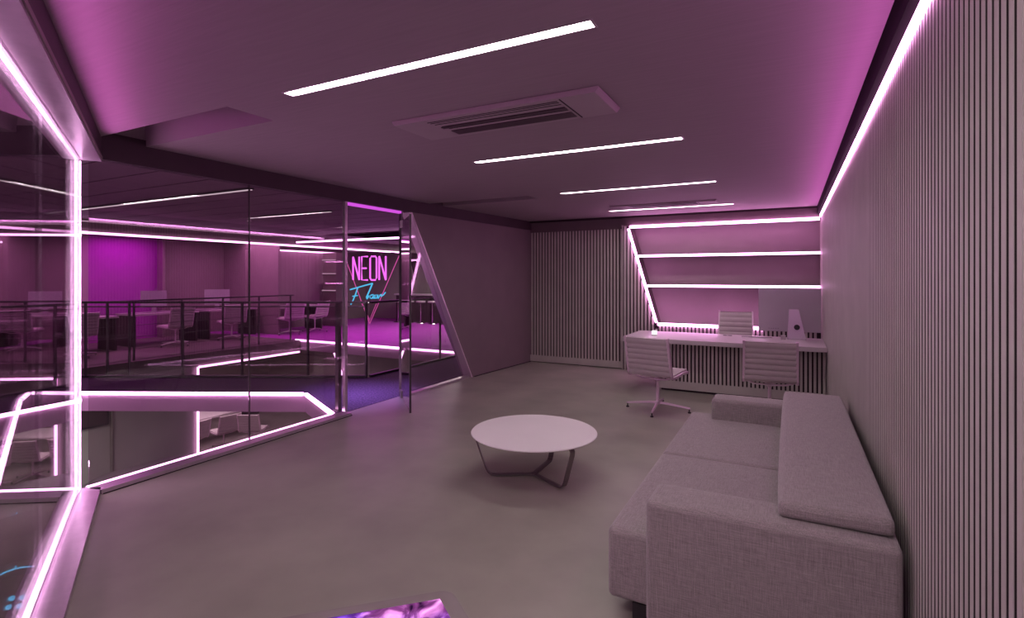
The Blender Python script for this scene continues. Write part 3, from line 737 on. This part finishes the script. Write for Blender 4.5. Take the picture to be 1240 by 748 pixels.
r3 = thing('railing', 'thin railing in front of the rooms across the void', 'railing', (XO + 0.05, 3.8, 0))
B(-0.02, 0.02, 0, 5.5, 1.13, 1.16).build('top_rail', M['darksteel'], r3)
for k in range(1, 5): B(-0.006, 0.006, 0, 5.5, 1.13 * k / 5 - .004, 1.13 * k / 5 + .004).build('rail_wire', M['darksteel'], r3)
for k in range(7): B(-0.015, 0.015, k * 0.9, k * 0.9 + 0.03, 0, 1.14).build('post', M['darksteel'], r3)
# column near corner post at void corner (thick dark upright)
cpst = thing('post', 'thick dark upright post beside the void corner, just outside the glass', 'post', (-4.81, 4.66, 0))
B(-0.025, 0.025, -0.025, 0.025, 0, 1.3).build('shaft', M['darksteel'], cpst); B(-0.05, 0.05, -0.05, 0.05, 0, 0.012).build('base_plate', M['darksteel'], cpst)
# mullion of the angled glass
mm = MB(); mm.prism([a2(tm - .05, -0.035), a2(tm + .05, -0.035), a2(tm + .05, -0.05), a2(tm - .05, -0.05)], 0.035, ZS - .02); mm.build('mullion', M['darksteel'], wa)

# opposite-room desks, chairs, screens
def side_desk(lb, x, y, L):
    t = thing('desk', lb, 'desk', (x, y, 0))
    B(-0.4, 0.4, -L / 2, L / 2, 0.71, 0.75).build('desk_top', M['white'], t)
    for s_ in (-1, 1): B(-0.36, 0.36, s_ * (L / 2 - .04) - .02, s_ * (L / 2 - .04) + .02, 0, 0.71).build('desk_side', M['fascia'], t)
    return t
side_desk('pale desk in the room with the magenta wall across the void', -13.6, 7.4, 1.5)
side_desk('pale desk in the mauve room across the void', -13.6, 9.1, 1.4)
side_desk('pale desk in front of the curtain wall across the void', -13.2, 11.0, 1.6)
side_desk('pale desk in the leftmost room across the void', -13.4, 5.3, 1.9)
R = math.radians
gch = None
put('office chair across the void in front of the magenta wall', (-12.75, 7.3, 0), R(90))
put('office chair across the void in the mauve room, seen from behind', (-12.8, 8.75, 0), R(75))
put('left one of two office chairs before the curtain wall across the void', (-12.45, 10.25, 0), R(80))
put('right one of two office chairs before the curtain wall across the void', (-12.4, 11.1, 0), R(100))
put('office chair in the leftmost room across the void', (-12.6, 5.3, 0), R(85))
def far_screen(lb, x, y, rz):
    t = thing('computer', lb, 'computer', (x, y, 0.75), rz)
    B(-0.3, 0.3, 0, 0.02, 0.12, 0.52).build('screen_housing', M['alu'], t); B(-0.05, 0.05, 0.0, 0.015, 0.0, 0.14).build('stand', M['alu'], t); B(-0.10, 0.10, -0.08, 0.08, 0.0, 0.01).build('foot', M['alu'], t)
far_screen('computer on the desk in the mauve room across the void', -13.7, 8.95, R(60))
far_screen('computer on the desk before the magenta wall across the void', -13.8, 7.4, R(90))
# lower office
ld = side_desk('long white desk in the lower office under the opposite rooms', -13.6, 8.7, 2.4); ld.location.z = -2.75
put('leftmost chair at the desk in the lower office, back to the void', (-12.85, 7.75, -2.75), R(95))
put('middle chair at the desk in the lower office, back to the void', (-12.75, 8.5, -2.75), R(85))
put('side on chair at the right end of the desk in the lower office', (-12.2, 8.95, -2.75), R(30))
gr = thing('picture_grid', 'pale wall unit with four dark squares in the lower office', 'picture', (-15.95, 13.0, -1.9))
gr.location = (-12.6, YF + 2.92, -2.45); gr.rotation_euler = (0, 0, 0)
B(-0.5, 0.5, 0, 0.06, 0.0, 1.0).build('frame', M['white'], gr)
for i in range(2):
    for j in range(2): B(-0.42 + i * .46, -0.06 + i * .46, -0.01, 0.0, 0.08 + j * .46, 0.44 + j * .46).build('panel', M['fascia'], gr)
tvb = thing('wall_box', 'black box hanging on the lower wall under the opposite floor', 'box', (XO + 0.2, 4.75, -1.05))
B(0, 0.12, -0.3, 0.32, 0, 0.55).build('casing', M['black'], tvb); B(0.12, 0.125, -0.27, 0.29, 0.03, 0.52).build('front', M['fascia'], tvb)
pp = thing('pipe', 'grey upright pipe on the lower wall beside the black box', 'pipe', (XO + 0.25, 5.15, -2.75))
MB().tube([(0, 0, 0), (0, 0, 2.48)], 0.03, 10).build('pipe_run', M['beam'], pp)
MB().lathe([(0, 0), (0.05, 0), (0.05, 0.02), (0, 0.02)], 12).build('flange', M['beam'], pp)

# stage room beyond: shelf column, counter, zigzag wall decor
sh = thing('shelving', 'grey shelf unit with pale shelves left of the neon sign', 'shelf', (-13.4, 12.6, 0))
B(-0.3, 0.3, 0, 0.3, 0, 2.4).build('carcass', M['beam'], sh)
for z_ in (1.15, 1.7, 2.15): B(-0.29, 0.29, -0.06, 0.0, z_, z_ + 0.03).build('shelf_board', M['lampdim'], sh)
ctr = thing('counter', 'pale counter at the far end beyond the magenta floor', 'counter', (-11.2, 15.4, 0))
B(-1.6, 1.6, -0.3, 0.3, 0.95, 1.0).build('counter_top', M['white'], ctr); B(-1.55, 1.55, -0.25, 0.28, 0, 0.95).build('counter_body', M['fascia'], ctr)
for k in range(6):
    s_ = thing('bar_stool', 'white stool in the row before the far counter', 'stool', (-12.4 + k * 0.5, 14.85, 0), 0, 'stools at the far counter')
    MB().lathe([(0, 0.72), (0.16, 0.72), (0.17, 0.75), (0.15, 0.78), (0, 0.78)], 14).build('seat', M['white'], s_); MB().tube([(0, 0, 0), (0, 0, 0.72)], 0.02).build('stem', M['chrome'], s_)
    MB().lathe([(0, 0), (0.17, 0), (0.16, 0.015), (0, 0.02)], 14).build('base', M['chrome'], s_)
zz = thing('wall_decor', 'dark zigzag panel with pale edges hanging at the far end wall', 'wall decor', (-11.75, 15.92, 0))
zz.scale = (0.75, 1, 1)
MB().ext([(-1.4, 2.6), (-1.0, 1.5), (-0.6, 2.2), (-0.2, 1.4), (0.2, 2.2), (0.6, 1.4), (1.0, 2.6)], 'y', 0, 0.05).build('panel', M['felt'], zz)
for a_, b_ in (((-1.4, 2.6), (-1.0, 1.5)), ((-1.0, 1.5), (-0.6, 2.2)), ((-0.6, 2.2), (-0.2, 1.4)), ((-0.2, 1.4), (0.2, 2.2)), ((0.2, 2.2), (0.6, 1.4)), ((0.6, 1.4), (1.0, 2.6))):
    MB().tube([(a_[0], -0.03, a_[1]), (b_[0], -0.03, b_[1])], 0.014, 6).build('edge_tube', M['white'], zz)
# neon sign
ns = thing('neon_sign', 'hanging neon sign reading NEON in pink over blue script in a triangle', 'sign', (-12.05, 13.0, 0))
L3 = lambda P_, r_, nm, mt: MB().tube([(p_[0], 0, p_[1]) for p_ in P_], r_, 8).build(nm, mt, ns)
zl, zh = 1.51, 2.27
w = MB()
def stroke(P_, r_=0.028, mb=None): (mb or w).tube([(p_[0], 0, p_[1]) for p_ in P_], r_, 8)
x0 = -0.70; W1 = 0.27; G = 0.11
stroke([(x0, zl), (x0, zh)]); stroke([(x0, zh), (x0 + W1, zl)]); stroke([(x0 + W1, zl), (x0 + W1, zh)])
x1_ = x0 + W1 + G; stroke([(x1_ + .25, zh), (x1_, zh), (x1_, zl), (x1_ + .25, zl)]); stroke([(x1_, (zl + zh) / 2), (x1_ + .2, (zl + zh) / 2)])
x2 = x1_ + 0.25 + G; stroke([(x2 + .05, zl), (x2, zl + .06), (x2, zh - .06), (x2 + .05, zh), (x2 + .22, zh), (x2 + .27, zh - .06), (x2 + .27, zl + .06), (x2 + .22, zl), (x2 + .05, zl)])
x3 = x2 + 0.27 + G; stroke([(x3, zl), (x3, zh)]); stroke([(x3, zh), (x3 + W1, zl)]); stroke([(x3 + W1, zl), (x3 + W1, zh)])
w.build('block_lettering', M['pinkneon'], ns)
w = MB()
stroke([(-0.83, 1.19), (-0.55, 1.25), (-0.2, 1.33), (0.14, 1.40)], 0.022)      # long bar of the F
stroke([(-0.50, 1.24), (-0.60, 1.02), (-0.70, 0.84), (-0.80, 0.70)], 0.02)
stroke([(-0.72, 0.97), (-0.50, 1.00)], 0.018)
stroke([(0.14, 1.40), (0.02, 1.18), (-0.12, 0.94), (-0.10, 0.90), (0.0, 1.0)], 0.024)  # l
stroke([(0.17, 1.04), (0.07, 1.02), (0.03, 0.93), (0.10, 0.91), (0.18, 1.0), (0.17, 0.92)], 0.02)
stroke([(0.17, 0.92), (0.24, 0.95), (0.30, 1.04), (0.22, 1.02), (0.23, 0.92), (0.32, 0.93), (0.36, 1.04)], 0.02)
stroke([(0.36, 1.04), (0.38, 0.92), (0.47, 1.04), (0.52, 1.06), (0.50, 0.98), (0.60, 1.04), (0.68, 1.12)], 0.02)
w.build('script_lettering', M['cyan'], ns)
w = MB()
for k in range(5): stroke([(-0.14 + k * 0.1, 0.78), (-0.08 + k * 0.1, 0.78)], 0.012)
w.build('small_lettering', M['glow'], ns)
L3([(-1.15, 2.44), (0.02, 0.10)], 0.013, 'triangle_tube', M['pinkthin'])
L3([(0.02, 0.10), (1.28, 2.36)], 0.013, 'triangle_tube', M['pinkthin'])
L3([(-0.32, 0.75), (0.02, 0.22), (0.30, 0.75)], 0.012, 'triangle_tube', M['pinkthin'])
w = MB(); w.tube([(-1.15, 0, 2.44), (-1.15, 0, 2.65)], 0.006, 6); w.tube([(1.28, 0, 2.36), (1.28, 0, 2.65)], 0.006, 6)
w.tube([(-1.15, 0, 2.45), (1.28, 0, 2.37)], 0.01, 6)
w.tube([(-0.5, 0, 2.27), (-0.5, 0, 2.43)], 0.006, 6); w.tube([(0.5, 0, 2.27), (0.5, 0, 2.40)], 0.006, 6); w.build('hanger', M['darksteel'], ns)

# ================================================================== CAR on the lower floor
ax = Vector((0.332, 0.943)); crz = math.atan2(ax.y, ax.x)
wc = Vector((-8.45, 2.93)); away = Vector((-0.943, 0.332))
cc = wc + ax * 1.35 + away * 0.80
car = thing('car', 'dark glossy car with a blue lit wheel on the lower floor', 'car', (cc.x, cc.y, -2.75), crz)
secs = [(-2.25, 0.50, 0.30, 0.62), (-2.15, 0.78, 0.22, 0.78), (-1.6, 0.90, 0.18, 0.93), (-1.0, 0.93, 0.18, 0.98), (-0.4, 0.93, 0.18, 1.00), (0.6, 0.93, 0.18, 1.02), (1.4, 0.90, 0.18, 1.04), (2.0, 0.86, 0.22, 1.0), (2.25, 0.62, 0.35, 0.85)]
w = MB(); rings = []
for x, hw, z0, z1 in secs:
    zm = (z0 + z1) / 2
    prof = [(-hw * .86, z0), (-hw, z0 + .12), (-hw * 1.0, zm + .1), (-hw * .93, z1 - .1), (-hw * .72, z1), (-hw * .3, z1 + .03), (hw * .3, z1 + .03), (hw * .72, z1), (hw * .93, z1 - .1), (hw, zm + .1), (hw, z0 + .12), (hw * .86, z0)]
    rings.append([w.bm.verts.new((x, p_[0], p_[1])) for p_ in prof])
for A_, B_ in zip(rings, rings[1:]):
    for j in range(12): w._f([A_[j], A_[(j + 1) % 12], B_[(j + 1) % 12], B_[j]])
w._f(rings[0][::-1]); w._f(rings[-1])
w.build('body', M['car'], car, smooth=True)
w = MB(); rings = []
for x, hw, z1 in ((-1.0, 0.78, 0.97), (-0.35, 0.64, 1.28), (0.5, 0.62, 1.36), (1.2, 0.64, 1.28), (1.9, 0.72, 1.02)):
    rings.append([w.bm.verts.new((x, -hw * 1.12, 0.96)), w.bm.verts.new((x, -hw, z1)), w.bm.verts.new((x, hw, z1)), w.bm.verts.new((x, hw * 1.12, 0.96))])
for A_, B_ in zip(rings, rings[1:]):
    for j in range(4): w._f([A_[j], A_[(j + 1) % 4], B_[(j + 1) % 4], B_[j]])
w._f(rings[0][::-1]); w._f(rings[-1]); w.build('cabin', M['darksteel'], car, smooth=True)
def wheel(x, s_):
    t = MB().lathe([(0.26, -0.10), (0.40, -0.11), (0.43, -0.06), (0.43, 0.06), (0.40, 0.11), (0.26, 0.10)], 36, 'y', (x, s_ * 0.86, 0.43)).build('wheel', M['tyre'], car, smooth=True)
    yo = s_ * 0.86 + s_ * 0.10
    w_ = MB().lathe([(0, -0.02), (0.31, -0.02), (0.31, 0.015), (0.22, 0.03), (0, 0.02)], 36, 'y', (x, yo, 0.43)).build('wheel_disc', M['rim'], t, smooth=True)
    rg = MB().tube([(x + 0.405 * math.cos(k * PI / 24), yo + s_ * 0.03, 0.43 + 0.405 * math.sin(k * PI / 24)) for k in range(48)], 0.009, 6, closed=True)
    for k in range(12):
        a_ = k * PI / 6; rg.tube([(x + 0.405 * math.cos(a_), yo + s_ * 0.03, 0.43 + 0.405 * math.sin(a_)), (x + 0.44 * math.cos(a_), yo + s_ * 0.03, 0.43 + 0.44 * math.sin(a_))], 0.01, 6)
    rg.build('ring_light', M['blueled'], t)
    w_ = MB()
    for k in range(4):
        a_ = k * PI / 2 + 0.5; w_.lathe([(0, 0), (0.030, 0), (0.028, 0.02), (0, 0.025)], 12, 'y', (x + 0.07 * math.cos(a_), yo + s_ * 0.035, 0.43 + 0.07 * math.sin(a_)))
    w_.build('hub_light', M['blueled'], t)
for x in (-1.35, 1.4):
    for s_ in (-1, 1): wheel(x, s_)
B(-1.95, -1.75, 0.30, 0.38, 1.0, 1.03).build('bonnet_light', M['blueled'], car)
